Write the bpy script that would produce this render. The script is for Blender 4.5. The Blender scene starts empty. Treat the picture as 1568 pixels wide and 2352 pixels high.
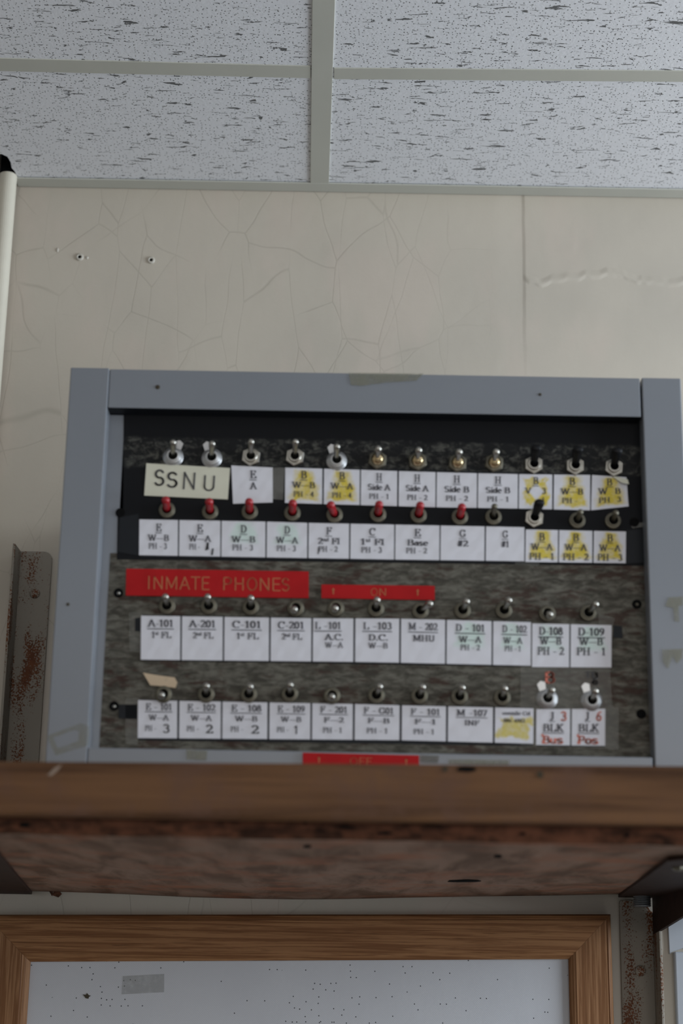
import bpy, bmesh, math, random
from mathutils import Vector, Matrix
random.seed(7)
C = bpy.context.scene.collection
SC = bpy.context.scene

# ------------------------------------------------------------------ camera
F, PITCH, ROLL, EYE = 3900.0, math.radians(16.0), math.radians(1.0), 1.55
fwd = Vector((0, math.cos(PITCH), math.sin(PITCH)))
R0 = Vector((1, 0, 0)); U0 = Vector((0, -math.sin(PITCH), math.cos(PITCH)))
RV = math.cos(ROLL)*R0 + math.sin(ROLL)*U0
UV = -math.sin(ROLL)*R0 + math.cos(ROLL)*U0
cam_d = bpy.data.cameras.new('camera'); cam = bpy.data.objects.new('camera', cam_d); C.objects.link(cam)
cam.matrix_world = Matrix(((RV.x, UV.x, -fwd.x, 0), (RV.y, UV.y, -fwd.y, 0), (RV.z, UV.z, -fwd.z, EYE), (0, 0, 0, 1)))
cam_d.sensor_fit = 'VERTICAL'; cam_d.sensor_height = 36.0; cam_d.sensor_width = 24.0
cam_d.lens = F/2352*36.0
cam_d.clip_start = 0.05
cam_d.dof.use_dof = True; cam_d.dof.focus_distance = 1.83; cam_d.dof.aperture_fstop = 4.6
cam_d.dof.aperture_blades = 9
SC.camera = cam

def ray(u, v): return (u-784)/F*RV + (1176-v)/F*UV + fwd
def AY(u, v, y):            # where the sight line of a measured point meets the plane y
    q = ray(u, v); q = q*(y/q.y); return Vector((q.x, y, q.z+EYE))
def AZ(u, v, z):
    q = ray(u, v); q = q*((z-EYE)/q.z); return Vector((q.x, q.y, z))
def AX(u, v, x):
    q = ray(u, v); q = q*(x/q.x); return Vector((x, q.y, q.z+EYE))

# ------------------------------------------------------------------ world, light, exposure
w = bpy.data.worlds.new('world'); SC.world = w; w.use_nodes = True
w.node_tree.nodes['Background'].inputs[0].default_value = (0.80, 0.88, 1.0, 1)
w.node_tree.nodes['Background'].inputs[1].default_value = 0.30
def area(name, loc, target, sx, sy, power, col):
    l = bpy.data.lights.new(name, 'AREA'); l.shape = 'RECTANGLE'; l.size = sx; l.size_y = sy
    l.energy = power; l.color = col
    o = bpy.data.objects.new(name, l); C.objects.link(o); o.location = loc
    o.rotation_euler = (Vector(target)-Vector(loc)).to_track_quat('-Z', 'Y').to_euler()
    return o
area('window_light_right', (2.25, 1.1, 1.9), (0, 1.5, 1.9), 1.1, 1.3, 88, (0.80, 0.90, 1.0))
area('window_light_rear', (0.6, -2.6, 1.98), (0.1, 1.9, 2.0), 2.9, 1.15, 46, (1.0, 0.965, 0.915))
SC.view_settings.view_transform = 'Standard'; SC.view_settings.look = 'None'
SC.view_settings.exposure = -0.50; SC.view_settings.gamma = 1.0; SC.view_settings.use_curve_mapping = False

# ------------------------------------------------------------------ materials
class N:
    def __init__(s, name, rough=0.6, metal=0.0, spec=0.5):
        s.m = bpy.data.materials.new(name); s.m.use_nodes = True
        s.t = s.m.node_tree; s.b = s.t.nodes['Principled BSDF']
        s.b.inputs['Roughness'].default_value = rough; s.b.inputs['Metallic'].default_value = metal
        s.b.inputs['Specular IOR Level'].default_value = spec
    def n(s, typ, **k):
        x = s.t.nodes.new(typ)
        for a, v in k.items(): setattr(x, a, v)
        return x
    def put(s, inp, v):
        if hasattr(v, 'links') or isinstance(v, bpy.types.NodeSocket): s.t.links.new(v, inp)
        elif isinstance(v, (tuple, list)) and len(v) == 3 and inp.type == 'RGBA': inp.default_value = (*v, 1)
        else: inp.default_value = v
    def co(s, kind='Object', scale=(1, 1, 1), rot=(0, 0, 0), loc=(0, 0, 0)):
        tc = s.n('ShaderNodeTexCoord'); mp = s.n('ShaderNodeMapping')
        s.t.links.new(tc.outputs[kind], mp.inputs[0])
        mp.inputs['Scale'].default_value = scale; mp.inputs['Rotation'].default_value = rot; mp.inputs['Location'].default_value = loc
        return mp.outputs[0]
    def noise(s, vec, scale=5, detail=4, rough=0.55, dist=0.0, col=False):
        x = s.n('ShaderNodeTexNoise'); s.put(x.inputs['Vector'], vec); x.inputs['Scale'].default_value = scale
        x.inputs['Detail'].default_value = detail; x.inputs['Roughness'].default_value = rough; x.inputs['Distortion'].default_value = dist
        return x.outputs['Color' if col else 'Fac']
    def vor(s, vec, scale=5, feature='F1', rnd=1.0, out='Distance'):
        x = s.n('ShaderNodeTexVoronoi', feature=feature); s.put(x.inputs['Vector'], vec)
        x.inputs['Scale'].default_value = scale; x.inputs['Randomness'].default_value = rnd
        return x.outputs[out]
    def vor2(s, x, y, scale, out='Distance'):
        cb = s.n('ShaderNodeCombineXYZ'); s.put(cb.inputs[0], x); s.put(cb.inputs[1], y)
        v = s.n('ShaderNodeTexVoronoi', voronoi_dimensions='2D'); s.put(v.inputs['Vector'], cb.outputs[0]); v.inputs['Scale'].default_value = scale
        return v.outputs[out]
    def mr(s, v, a, b, c=0.0, d=1.0):
        x = s.n('ShaderNodeMapRange', interpolation_type='SMOOTHSTEP'); s.put(x.inputs[0], v)
        for i, q in enumerate((a, b, c, d)): x.inputs[i+1].default_value = q
        return x.outputs[0]
    def ma(s, op, a, b=0.0, c=None):
        x = s.n('ShaderNodeMath', operation=op); s.put(x.inputs[0], a); s.put(x.inputs[1], b)
        if c is not None: s.put(x.inputs[2], c)
        return x.outputs[0]
    def mix(s, f, a, b):
        x = s.n('ShaderNodeMix', data_type='RGBA'); s.put(x.inputs[0], f); s.put(x.inputs[6], a); s.put(x.inputs[7], b)
        return x.outputs[2]
    def xyz(s, vec):
        x = s.n('ShaderNodeSeparateXYZ'); s.put(x.inputs[0], vec); return x.outputs
    def add(s, a, b, f=1.0):
        x = s.n('ShaderNodeMix', data_type='VECTOR') if False else s.n('ShaderNodeVectorMath', operation='MULTIPLY_ADD')
        s.put(x.inputs[0], b); x.inputs[1].default_value = (f, f, f); s.put(x.inputs[2], a); return x.outputs[0]
    def color(s, v): s.put(s.b.inputs['Base Color'], v); return s
    def rough(s, v): s.put(s.b.inputs['Roughness'], v); return s
    def bump(s, h, strength=0.3, dist=0.002):
        x = s.n('ShaderNodeBump'); x.inputs['Strength'].default_value = strength; x.inputs['Distance'].default_value = dist
        s.put(x.inputs['Height'], h); s.t.links.new(x.outputs[0], s.b.inputs['Normal']); return s

def plain(name, col, rough=0.6, metal=0.0, var=0.06, scale=40, spec=.5):
    k = N(name, rough, metal, spec); c = k.co()
    f = k.noise(c, scale, 3)
    k.color(k.mix(f, tuple(q*(1-var*2) for q in col), tuple(min(1, q*(1+var*2)) for q in col))); return k.m

def m_wall():
    k = N('aged cream plaster', 0.42); c = k.co(); X, Y_, Z_ = k.xyz(c)[:3]
    big = k.noise(c, 2.6, 3); mid = k.noise(k.co(scale=(9, 1, 4)), 1.0, 4)
    base = k.mix(k.mr(big, .35, .65), (.45, .408, .342), (.52, .468, .388))
    base = k.mix(k.mr(mid, .5, .62, 0, .35), base, (.555, .465, .395))
    dist = k.add(k.co(scale=(1, 1, .62)), k.noise(c, 7, 2, col=True), .035)
    e = k.vor(dist, 13, 'DISTANCE_TO_EDGE')
    e2 = k.vor(k.add(k.co(scale=(1.2, 1, .35), loc=(3, 0, 2)), k.noise(c, 5, 2, col=True), .035), 14, 'DISTANCE_TO_EDGE')
    patch = k.mr(k.noise(c, 6, 2), .42, .55)
    patch2 = k.mr(k.noise(k.co(loc=(5, 5, 1)), 5, 2), .46, .56)
    left = k.mr(X, -.05, .28, 1.0, 0.0)
    cr = k.ma('MULTIPLY', k.ma('MULTIPLY', k.mr(e, 0.0, .013, 1, 0), patch), k.ma('MULTIPLY', left, .22))
    cr2 = k.ma('MULTIPLY', k.ma('MULTIPLY', k.mr(e2, 0.0, .010, 1, 0), patch2), k.ma('MULTIPLY', left, .20))
    crack = k.ma('MAXIMUM', cr, cr2)
    # wallboard joint that runs up the right of the wall, with its wrinkle
    XS = SEAMX
    wob = k.ma('MULTIPLY_ADD', k.noise(c, 9, 2), .006, X)
    upper = k.mr(Z_, 2.28, 2.42, .12, 1.0)
    seam = k.ma('MULTIPLY', k.ma('MULTIPLY', k.mr(wob, XS-.035, XS+.003, 0, 1), k.mr(wob, XS+.002, XS+.0075, 1, 0)), upper)
    zz = k.ma('MULTIPLY_ADD', k.noise(k.co(scale=(14, 1, 1)), 1.0, 3), .05, Z_)
    wr = k.ma('MULTIPLY', k.mr(zz, 2.437, 2.4435, 0, 1), k.mr(zz, 2.4435, 2.452, 1, 0))
    wr = k.ma('MULTIPLY', wr, k.mr(X, XS, XS+.01, 0, 1))
    h = k.ma('ADD', k.ma('MULTIPLY', seam, -.34), k.ma('MULTIPLY', k.ma('MULTIPLY', wr, k.noise(c, 14, 2)), 1.0))
    h = k.ma('ADD', h, k.ma('MULTIPLY', crack, -.22))
    h = k.ma('ADD', h, k.ma('MULTIPLY', k.noise(c, 55, 3), .16))
    h = k.ma('ADD', h, k.ma('MULTIPLY', k.noise(c, 9, 2), .3))
    k.color(k.mix(crack, base, (.16, .14, .10))); k.bump(h, .55, .004); return k.m

def m_tile():
    k = N('fissured acoustic tile', 0.9, spec=.2); c = k.co()
    wobble = k.add(c, k.noise(c, 60, 2, col=True), .006)
    wx, wy = k.xyz(wobble)[:2]
    pin = k.vor2(wx, wy, 215); pr = k.vor2(wx, wy, 215, 'Color')
    keep = k.mr(k.xyz(pr)[0], .42, .48)
    dots = k.ma('MULTIPLY', k.mr(pin, .08, .19, 1, 0), keep)
    cf = k.add(k.co(scale=(48, 150, 150)), k.noise(c, 35, 3, col=True), 1.1)
    f1 = k.noise(cf, 1.0, 4, .6, .4); fis = k.mr(f1, .635, .66)
    cf2 = k.add(k.co(scale=(36, 170, 170), rot=(0, 0, .12)), k.noise(c, 25, 3, col=True), 1.3)
    fis2 = k.mr(k.noise(cf2, 1.0, 3, .6, .6), .635, .665)
    hole = k.ma('MAXIMUM', dots, k.ma('MAXIMUM', fis, fis2))
    k.color(k.mix(k.ma('MULTIPLY', hole, .9), (.79, .79, .81), (.07, .07, .066)))  # darkness inside pinholes and fissures painted as colour
    k.bump(k.ma('SUBTRACT', k.ma('MULTIPLY', k.noise(c, 260, 3), .35), hole), .7, .0014); return k.m

def m_wood(name, dark, light, grain=(1.2, 60, 60), knots=0.0, streak=.5, rough=.55, red=None, sc=1.0, contrast=(.35, .65)):
    k = N(name, rough, spec=.12); c = k.co(scale=tuple(g*sc for g in grain))
    a = k.noise(c, 1.0, 5, .6, .6); b = k.noise(k.co(scale=(grain[0]*4, grain[1]*3.5, grain[2]*3.5)), 1.0, 3)
    col = k.mix(k.mr(a, *contrast), dark, light)
    col = k.mix(k.mr(b, .55, .75, 0, streak), col, tuple(q*.55 for q in dark))
    if red:
        col = k.mix(k.mr(k.noise(k.co(scale=(14, 16, 14)), 1.0, 5, .7), .45, .7, 0, .8), col, red)
    if knots:
        col = k.mix(k.mr(k.noise(k.co(scale=(9, 30, 30), loc=(3, 1, 2)), 1.0, 2), .66, .74, 0, knots), col, (.03, .018, .012))
    k.color(col); k.bump(a, .25, .0008); return k.m

def m_rust():
    k = N('rust-eaten cream paint', .6, spec=.2); c = k.co()
    big = k.noise(k.co(scale=(48, 48, 12)), 1.0, 2, .5); fine = k.noise(c, 480, 3, .65)
    s = k.ma('MULTIPLY_ADD', big, 1.0, fine)
    f = k.mr(s, 1.07, 1.11)
    rc = k.mix(k.noise(c, 150, 3), (.05, .018, .008), (.22, .075, .027))
    k.color(k.mix(f, k.mix(k.noise(c, 12, 3), (.24, .215, .18), (.31, .28, .235)), rc))
    k.bump(k.ma('MULTIPLY', f, -1.0), .5, .0006); return k.m

def m_lowpanel():
    k = N('scraped grey brown panel paint', .6, spec=.12); c = k.co()
    a = k.noise(k.co(scale=(75, 1, 210)), 1.0, 5, .65, .5); b = k.noise(k.co(scale=(26, 1, 80), loc=(2, 0, 7)), 1.0, 4, .6)
    d = k.noise(k.co(scale=(90, 1, 300), loc=(1, 0, 3)), 1.0, 4, .6)
    col = k.mix(k.mr(a, .35, .7), (.052, .048, .038), (.155, .147, .122))
    s = k.ma('MULTIPLY_ADD', b, .8, k.ma('MULTIPLY', d, .5))
    col = k.mix(k.mr(s, .66, .78, 0, .75), col, (.045, .022, .016))
    k.color(col); k.bump(a, .25, .0006); return k.m

def m_blackpanel():
    k = N('black panel paint with scraped band', .6, spec=.08); c = k.co(); Z_ = k.xyz(c)[2]
    a = k.noise(k.co(scale=(120, 1, 190)), 1.0, 5, .75, .6)
    zz = k.ma('MULTIPLY_ADD', k.noise(c, 60, 3), .006, Z_)
    ztop, zbot = AY(784, 1010, PY).z, AY(784, 1078, PY).z
    band = k.ma('MULTIPLY', k.mr(zz, zbot, zbot+.004), k.mr(zz, ztop, ztop+.004, 1, 0))
    f = k.ma('MULTIPLY', band, k.mr(a, .46, .68, .05, .8))
    k.color(k.mix(f, (.010, .0105, .012), (.12, .12, .105))); return k.m

def m_grey():
    k = N('blue grey enamel', .30, spec=.35); c = k.co()
    a = k.noise(c, 5, 3); b = k.noise(c, 70, 3, .7)
    col = k.mix(a, (.19, .205, .228), (.222, .238, .262))
    col = k.mix(k.mr(b, .70, .78, 0, .4), col, (.12, .12, .11))
    k.color(col); return k.m

def m_paper(name, hl=None, base=(.70, .70, .745), shape='blob'):
    k = N(name, .6, spec=.15); uv = k.co('UV'); U, V, _ = k.xyz(uv)[:3]; c = k.co()
    base2 = k.mix(k.noise(c, 45, 3), tuple(q*.96 for q in base), tuple(min(1, q*1.03) for q in base))
    if hl:
        nz = k.noise(c, 110, 3); nn = k.ma('SUBTRACT', nz, .5)
        du = k.ma('ABSOLUTE', k.ma('SUBTRACT', U, .52)); dv = k.ma('ABSOLUTE', k.ma('SUBTRACT', V, .5))
        if shape == 'blob':      # felt-tip patch, narrow at the top and wide below
            wd = k.ma('MULTIPLY_ADD', V, -.30, .50)
            d = k.ma('SUBTRACT', du, wd); d = k.ma('MULTIPLY_ADD', nn, .42, d)
            f = k.ma('MULTIPLY', k.mr(d, -.16, .07, 1, 0), k.mr(k.ma('MULTIPLY_ADD', nn, .3, V), .06, .16))
            f = k.ma('MULTIPLY', f, k.mr(k.ma('MULTIPLY_ADD', nn, .2, V), .9, 1.0, 1, 0))
            if hl[1] > hl[0]: f = k.ma('MULTIPLY', f, k.mr(V, .30, .50))
        elif shape == 'worn':
            d = k.ma('MULTIPLY_ADD', nn, .5, k.ma('MAXIMUM', du, dv))
            f = k.ma('MULTIPLY', k.mr(d, .30, .40, 1, 0), k.mr(k.ma('ADD', du, dv), .18, .30))
        else:                    # scribbled bars low on the label
            d = k.ma('MULTIPLY_ADD', nn, .5, k.ma('MAXIMUM', k.ma('MULTIPLY', du, .62), k.ma('ABSOLUTE', k.ma('SUBTRACT', V, .42))))
            f = k.mr(d, .22, .30, 1, 0)
        f = k.ma('MULTIPLY', f, k.mr(k.noise(c, 160, 3, .7), .3, .6, .62, 1.0))
        base2 = k.mix(f, base2, hl)
    k.color(base2); k.bump(k.noise(c, 60, 2), .12, .001); return k.m

def m_canvas():
    k = N('pinned white woven board', .8, spec=.1); c = k.co()
    weave = k.ma('MULTIPLY', k.ma('SINE', k.ma('MULTIPLY', k.xyz(c)[0], 2600.0)), k.ma('SINE', k.ma('MULTIPLY', k.xyz(c)[2], 2600.0)))
    cx_, cz_ = k.xyz(c)[0], k.xyz(c)[2]; pin = k.vor2(cx_, cz_, 150); pr = k.xyz(k.vor2(cx_, cz_, 150, 'Color'))[1]
    cluster = k.mr(k.noise(c, 9, 2), .45, .72, .955, .62)
    keep = k.ma('GREATER_THAN', pr, cluster)
    holes = k.ma('MULTIPLY', k.mr(pin, .06, .13, 1, 0), keep)
    base = k.mix(k.noise(c, 14, 3), (.47, .475, .50), (.52, .525, .545))
    k.color(k.mix(holes, base, (.04, .04, .045)))
    h = k.ma('ADD', k.ma('MULTIPLY', weave, .07), k.ma('MULTIPLY', k.noise(k.co(rot=(0, .6, 0), scale=(40, 1, 12)), 1.0, 3), .6))
    k.bump(k.ma('SUBTRACT', h, holes), .35, .0008); return k.m

def m_tape():
    k = N('clear tape', .25); k.color((.25, .25, .22)); k.b.inputs['Alpha'].default_value = .13; return k.m
def m_residue(name, col, alpha):
    k = N(name, .5); c = k.co(); k.color(col)
    k.put(k.b.inputs['Alpha'], k.mr(k.noise(c, 70, 4, .7), .25, .6, alpha*.35, alpha)); return k.m

PY = 1.448                                     # plane of the switch panel
YF = 1.430                                     # front of the cabinet frame
WY = 1.95                                      # plane of the wall
CZ = 2.529                                     # underside of the ceiling
SEAMX = AY(1198, 560, WY).x
M = dict(
    wall=m_wall(), tile=m_tile(), grid=plain('olive grey grid paint', (.50, .495, .435), .45, var=.03, scale=15),
    floor=plain('pale worn floor', (.33, .31, .29), .6), sidewall=plain('cream side wall', (.5, .47, .41), .6),
    trim_wood=m_wood('orange brown nosing', (.058, .026, .012), (.165, .082, .038), (2.0, 40, 60), .5, .3, red=(.125, .066, .044)),
    under_wood=m_wood('worn red brown plywood', (.135, .080, .052), (.285, .185, .135), (26, 6, 9), .25, .3, .8, red=(.33, .135, .075)),
    edge_wood=m_wood('rough dark shelf edge', (.03, .015, .010), (.12, .05, .028), (55, 30, 140), .8, .6, .9, red=(.17, .07, .04)),
    oak=m_wood('golden oak', (.17, .074, .030), (.285, .142, .064), (7, 200, 300), 0, .75, .5, contrast=(.4, .6)),
    oak_v=m_wood('golden oak upright grain', (.17, .076, .032), (.30, .158, .078), (300, 200, 6), 0, .75, .5, contrast=(.4, .6)),
    rust=m_rust(), low=m_lowpanel(), black=m_blackpanel(), grey=m_grey(), canvas=m_canvas(),
    blackplain=plain('black tape and rail underside shade', (.012, .014, .017), .5, spec=.15), darkhole=plain('dark cavity', (.008, .008, .008), .9, spec=.02),
    ink=plain('black ink', (.055, .055, .07), .7), marker=plain('dark marker', (.05, .05, .055), .6),
    redink=plain('red pen', (.66, .17, .11), .6), red=plain('red engraved plastic', (.40, .012, .014), .5, var=.12, spec=.08),
    gold=plain('cream engraving', (.44, .17, .08), .6, spec=.1), nickel=plain('worn nickel', (.38, .365, .325), .3, 1.0),
    dullnickel=plain('tarnished nickel', (.15, .138, .105), .42, .8), brass=plain('brass', (.55, .42, .24), .25, 1.0),
    zinc=plain('bright washer', (.50, .50, .50), .4, .8),
    redrub=plain('red rubber sleeve', (.33, .012, .018), .3), blackrub=plain('black lever plastic', (.008, .008, .009), .4, spec=.15),
    paper=m_paper('white paper'), paper_y=m_paper('white paper marked yellow', (.64, .51, .07)),
    paper_w=m_paper('white paper with worn yellow mark', (.64, .51, .07), shape='worn'),
    paper_s=m_paper('white paper with yellow scribble', (.62, .53, .17), shape='scribble'),
    paper_g=m_paper('white paper tinted green', (.60, .72, .67)), cream=m_paper('cream paper', base=(.66, .65, .53)),
    scrap=m_residue('brown stained scrap', (.55, .42, .28), 1.6), tape=m_tape(),
    residue=m_residue('yellowed tape residue', (.27, .265, .20), .42), tapemark=m_residue('faint tape mark', (.34, .34, .32), .22), darkres=m_residue('grey tape residue', (.16, .155, .14), .6),
    dirt=plain('brown dirt', (.06, .05, .035), .8, spec=.1), white=plain('glossy white paint', (.33, .35, .38), .3, var=.02, spec=.3),
    bracket=plain('dark rusty steel', (.030, .016, .012), .6, 0, var=.3, scale=60, spec=.1), pipe=plain('cream pipe paint', (.62, .58, .48), .4, var=.03),
    steel=plain('grey steel thread', (.20, .21, .22), .4, .5), anchor=plain('painted plastic anchor', (.50, .465, .40), .5), smear=plain('pale smear', (.26, .19, .145), .6),
)

# ------------------------------------------------------------------ mesh helpers
def obj(name, bm, mats, parent=None, label=None, smooth=False, bevel=0.0, loc=None, rot=None, **props):
    me = bpy.data.meshes.new(name)
    bmesh.ops.recalc_face_normals(bm, faces=bm.faces)
    bm.to_mesh(me); bm.free()
    for m in (mats if isinstance(mats, (list, tuple)) else [mats]): me.materials.append(m)
    return link(name, me, parent, label, smooth, bevel, loc, rot, **props)
def link(name, me, parent=None, label=None, smooth=False, bevel=0.0, loc=None, rot=None, **props):
    o = bpy.data.objects.new(name, me); C.objects.link(o)
    if smooth:
        for p in me.polygons: p.use_smooth = True
    if bevel:
        b = o.modifiers.new('bevel', 'BEVEL'); b.width = bevel; b.segments = 2; b.limit_method = 'ANGLE'
    if parent:
        o.parent = parent; o.matrix_parent_inverse = world_of(parent).inverted()
    if loc is not None: o.location = loc
    if rot is not None: o.rotation_euler = rot
    if label: o['label'] = label
    for k, v in props.items(): o[k] = v
    return o
def world_of(o):
    m = Matrix.LocRotScale(o.location, o.rotation_euler, o.scale)
    if o.parent: m = world_of(o.parent) @ o.matrix_parent_inverse @ m
    return m
def thing(name, loc, label, cat, group=None):
    o = bpy.data.objects.new(name, None); C.objects.link(o); o.location = loc
    o.empty_display_size = .05
    o['label'] = label; o['category'] = cat
    if group: o['group'] = group
    return o
def tag(o, label, cat, group=None):
    o['label'] = label; o['category'] = cat
    if group: o['group'] = group
    return o
def box(bm, x0, x1, y0, y1, z0, z1, mi=0):
    vs = [bm.verts.new((x, y, z)) for x in (x0, x1) for y in (y0, y1) for z in (z0, z1)]
    for f in ((0, 1, 3, 2), (4, 6, 7, 5), (0, 4, 5, 1), (2, 3, 7, 6), (0, 2, 6, 4), (1, 5, 7, 3)):
        bm.faces.new([vs[i] for i in f]).material_index = mi
    return vs
def prism(bm, pts, off, mi=0):                     # a flat outline given a thickness
    a = [bm.verts.new(p) for p in pts]; b = [bm.verts.new(Vector(p)+Vector(off)) for p in pts]
    n = len(a); fs = [bm.faces.new(a), bm.faces.new(b[::-1])]
    for i in range(n): fs.append(bm.faces.new((a[i], b[i], b[(i+1) % n], a[(i+1) % n])))
    for f in fs: f.material_index = mi
    return fs
def lathe(bm, prof, seg=24, mi=0, cap=True, axis='Y', hexn=0):
    """prof: (radius, height); the height runs towards -Y (out of the panel) for axis Y, up for Z"""
    rings = []
    for r, h in prof:
        ring = []
        for i in range(seg):
            a = 2*math.pi*i/seg + (math.pi/6 if seg == 6 else 0)
            ring.append(bm.verts.new((r*math.cos(a), -h, r*math.sin(a)) if axis == 'Y' else (r*math.cos(a), r*math.sin(a), h)))
        rings.append(ring)
    for A, B in zip(rings, rings[1:]):
        for i in range(seg):
            bm.faces.new((A[i], A[(i+1) % seg], B[(i+1) % seg], B[i])).material_index = mi
    if cap:
        for ring in (rings[0], rings[-1]):
            bm.faces.new(ring).material_index = mi

# ------------------------------------------------------------------ the setting
def struct(name, bm, m, **k): return obj(name, bm, m, kind='structure', **k)
bm = bmesh.new(); box(bm, -2.3, 2.3, WY, WY+.1, 0, 2.95); struct('wall_back', bm, M['wall'])
bm = bmesh.new(); box(bm, -2.3, 2.3, -2.9, WY+.1, -.1, 0); struct('floor', bm, M['floor'])
bm = bmesh.new(); box(bm, -2.4, -2.3, -2.9, WY+.1, 0, 2.95); struct('wall_left', bm, M['sidewall'])
# ceiling tiles, with the ragged hole the conduit goes up through
hole_px = [(-30, 352), (4, 354), (17, 360), (24, 372), (27, 386), (34, 394), (40, 406)]
hole = [AZ(u, v, CZ+.002) for u, v in hole_px]
hx0 = hole[0].x
pts = [Vector((-2.3, -2.9, CZ+.002)), Vector((2.3, -2.9, CZ+.002)), Vector((2.3, WY, CZ+.002)), Vector((hole[-1].x, WY, CZ+.002))]
pts += hole[::-1] + [Vector((hx0-.01, WY, CZ+.002)), Vector((-2.3, WY, CZ+.002))]
bm = bmesh.new(); prism(bm, pts, (0, 0, .016)); struct('ceiling', bm, M['tile'])
bm = bmesh.new(); box(bm, -2.3, 2.3, -2.9, WY, 2.85, 2.9); struct('plenum_slab', bm, M['darkhole'])  # added unseen black slab; keeps light out of the space over the tiles
# main tee (runs away from the wall), cross tees, wall angle
a0, a1 = AZ(712.4, 418, CZ), AZ(755.4, 418, CZ); b0, b1 = AZ(716.6, 0, CZ), AZ(769.4, 0, CZ)
def ext(p, q, y): t = (y-p.y)/(q.y-p.y); return p+(q-p)*t
l0, l1 = ext(a0, b0, WY-.024), ext(a0, b0, -2.5); r0, r1 = ext(a1, b1, WY-.024), ext(a1, b1, -2.5)
bm = bmesh.new(); prism(bm, [l0, r0, r1, l1], (0, 0, .0045)); m0 = (l0+r0)/2; m1 = (l1+r1)/2
prism(bm, [m0+Vector((-.001, 0, .004)), m0+Vector((.001, 0, .004)), m1+Vector((.001, 0, .004)), m1+Vector((-.001, 0, .004))], (0, 0, .03))
struct('trim_1', bm, M['grid'], bevel=.0004)
for nm, xa, xb, pa, pb in (('trim_2', 0, 713, (134.5, 163.5), (152.5, 180)), ('trim_3', 767, 1568, (157, 182), (163.5, 188.5))):
    A = AZ(xa, pa[0], CZ+.0008); B = AZ(xb, pb[0], CZ+.0008); Cc = AZ(xb, pb[1], CZ+.0008); D = AZ(xa, pa[1], CZ+.0008)
    if nm == 'trim_2': A = B+(A-B)*3; D = Cc+(D-Cc)*3
    else: B = A+(B-A)*3; Cc = D+(Cc-D)*3
    bm = bmesh.new(); prism(bm, [A, B, Cc, D], (0, 0, .004)); struct(nm, bm, M['grid'], bevel=.0003)
bm = bmesh.new(); xl = AZ(36, 412, CZ).x
box(bm, xl, 2.3, WY-.024, WY-.0022, CZ-.0005, CZ+.001); box(bm, xl, 2.3, WY-.0034, WY-.0022, CZ+.001, CZ+.02); struct('trim_4', bm, M['grid'])

# white painted casing at the far right
pc = AY(1537, 2160, WY-.012)
bm = bmesh.new(); outline = [AY(u, v, WY-.004) for u, v in ((1533, 2050), (1534, 2130), (1536, 2170), (1537, 2192), (1545, 2186), (1568, 2178))]
outline += [Vector((.62, WY-.004, outline[-1].z)), Vector((.62, WY-.004, outline[0].z))]
prism(bm, outline, (0, .0035, 0)); struct('trim_6', bm, M['white'], bevel=.0006)
x6 = AY(1551, 2250, WY-.010).x
bm = bmesh.new(); zt = AY(1560, 2186, WY-.010).z
box(bm, x6, .66, WY-.010, WY, .9, zt)
struct('trim_7', bm, M['white'], bevel=.0015)

# ------------------------------------------------------------------ conduit at the left
px = AY(20, 430, 1.925)
pipe = thing('conduit_pipe', (px.x, 1.925, 0), 'cream painted vertical pipe at the far left, rising into a ragged ceiling hole', 'pipe')
bm = bmesh.new(); lathe(bm, [(.0108, 0), (.0108, CZ+.003)], 28, axis='Z'); obj('tube', bm, M['pipe'], pipe, smooth=False, loc=(px.x-.0015, 1.925, 0))
bm = bmesh.new(); lathe(bm, [(.0104, CZ+.002), (.0104, CZ+.02), (.0104, 2.84)], 28, axis='Z')
obj('bare_tube', bm, M['darkhole'], pipe, 'black unpainted end of the pipe inside the ceiling hole', loc=(px.x-.0015, 1.925, 0))

# ------------------------------------------------------------------ wall fixings
def anchor(u, v, r, label):
    p = AY(u, v, WY)
    t = thing('wall_anchor', (p.x, WY, p.z), label, 'wall anchor', 'screw anchors left in the wall')
    bm = bmesh.new(); lathe(bm, [(r, 0), (r*.95, .0016), (r*.55, .0022), (r*.42, .0016), (r*.40, .0004)], 20, cap=False)
    obj('collar', bm, M['anchor'], t, smooth=True, loc=(p.x, WY, p.z))
    bm = bmesh.new(); lathe(bm, [(r*.44, 0), (r*.44, .0009)], 16); obj('hole', bm, M['darkhole'], t, 'black open screw hole', loc=(p.x, WY, p.z))
anchor(183, 591, .0050, 'white plastic anchor with a black hole in the cream wall, nearer the conduit pipe')
anchor(347, 598, .0048, 'white plastic anchor with a black hole in the cream wall, farther from the conduit pipe')
def blob(u, v, rx, rz, label):
    p = AY(u, v, WY); bm = bmesh.new()
    bmesh.ops.create_icosphere(bm, subdivisions=3, radius=1)
    for q in bm.verts: q.co = Vector((q.co.x*rx*(1+.2*math.sin(q.co.z*5)), q.co.y*.0012, q.co.z*rz))
    tag(obj('paint_drip', bm, M['anchor'], smooth=True, loc=(p.x, WY, p.z)), label, 'paint drip')
blob(132, 574, .0016, .0032, 'tiny upright pale paint drip on the cream wall, left of both screw holes')
blob(200, 592, .0020, .0022, 'tiny pale paint lump touching the left wall anchor')

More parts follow.
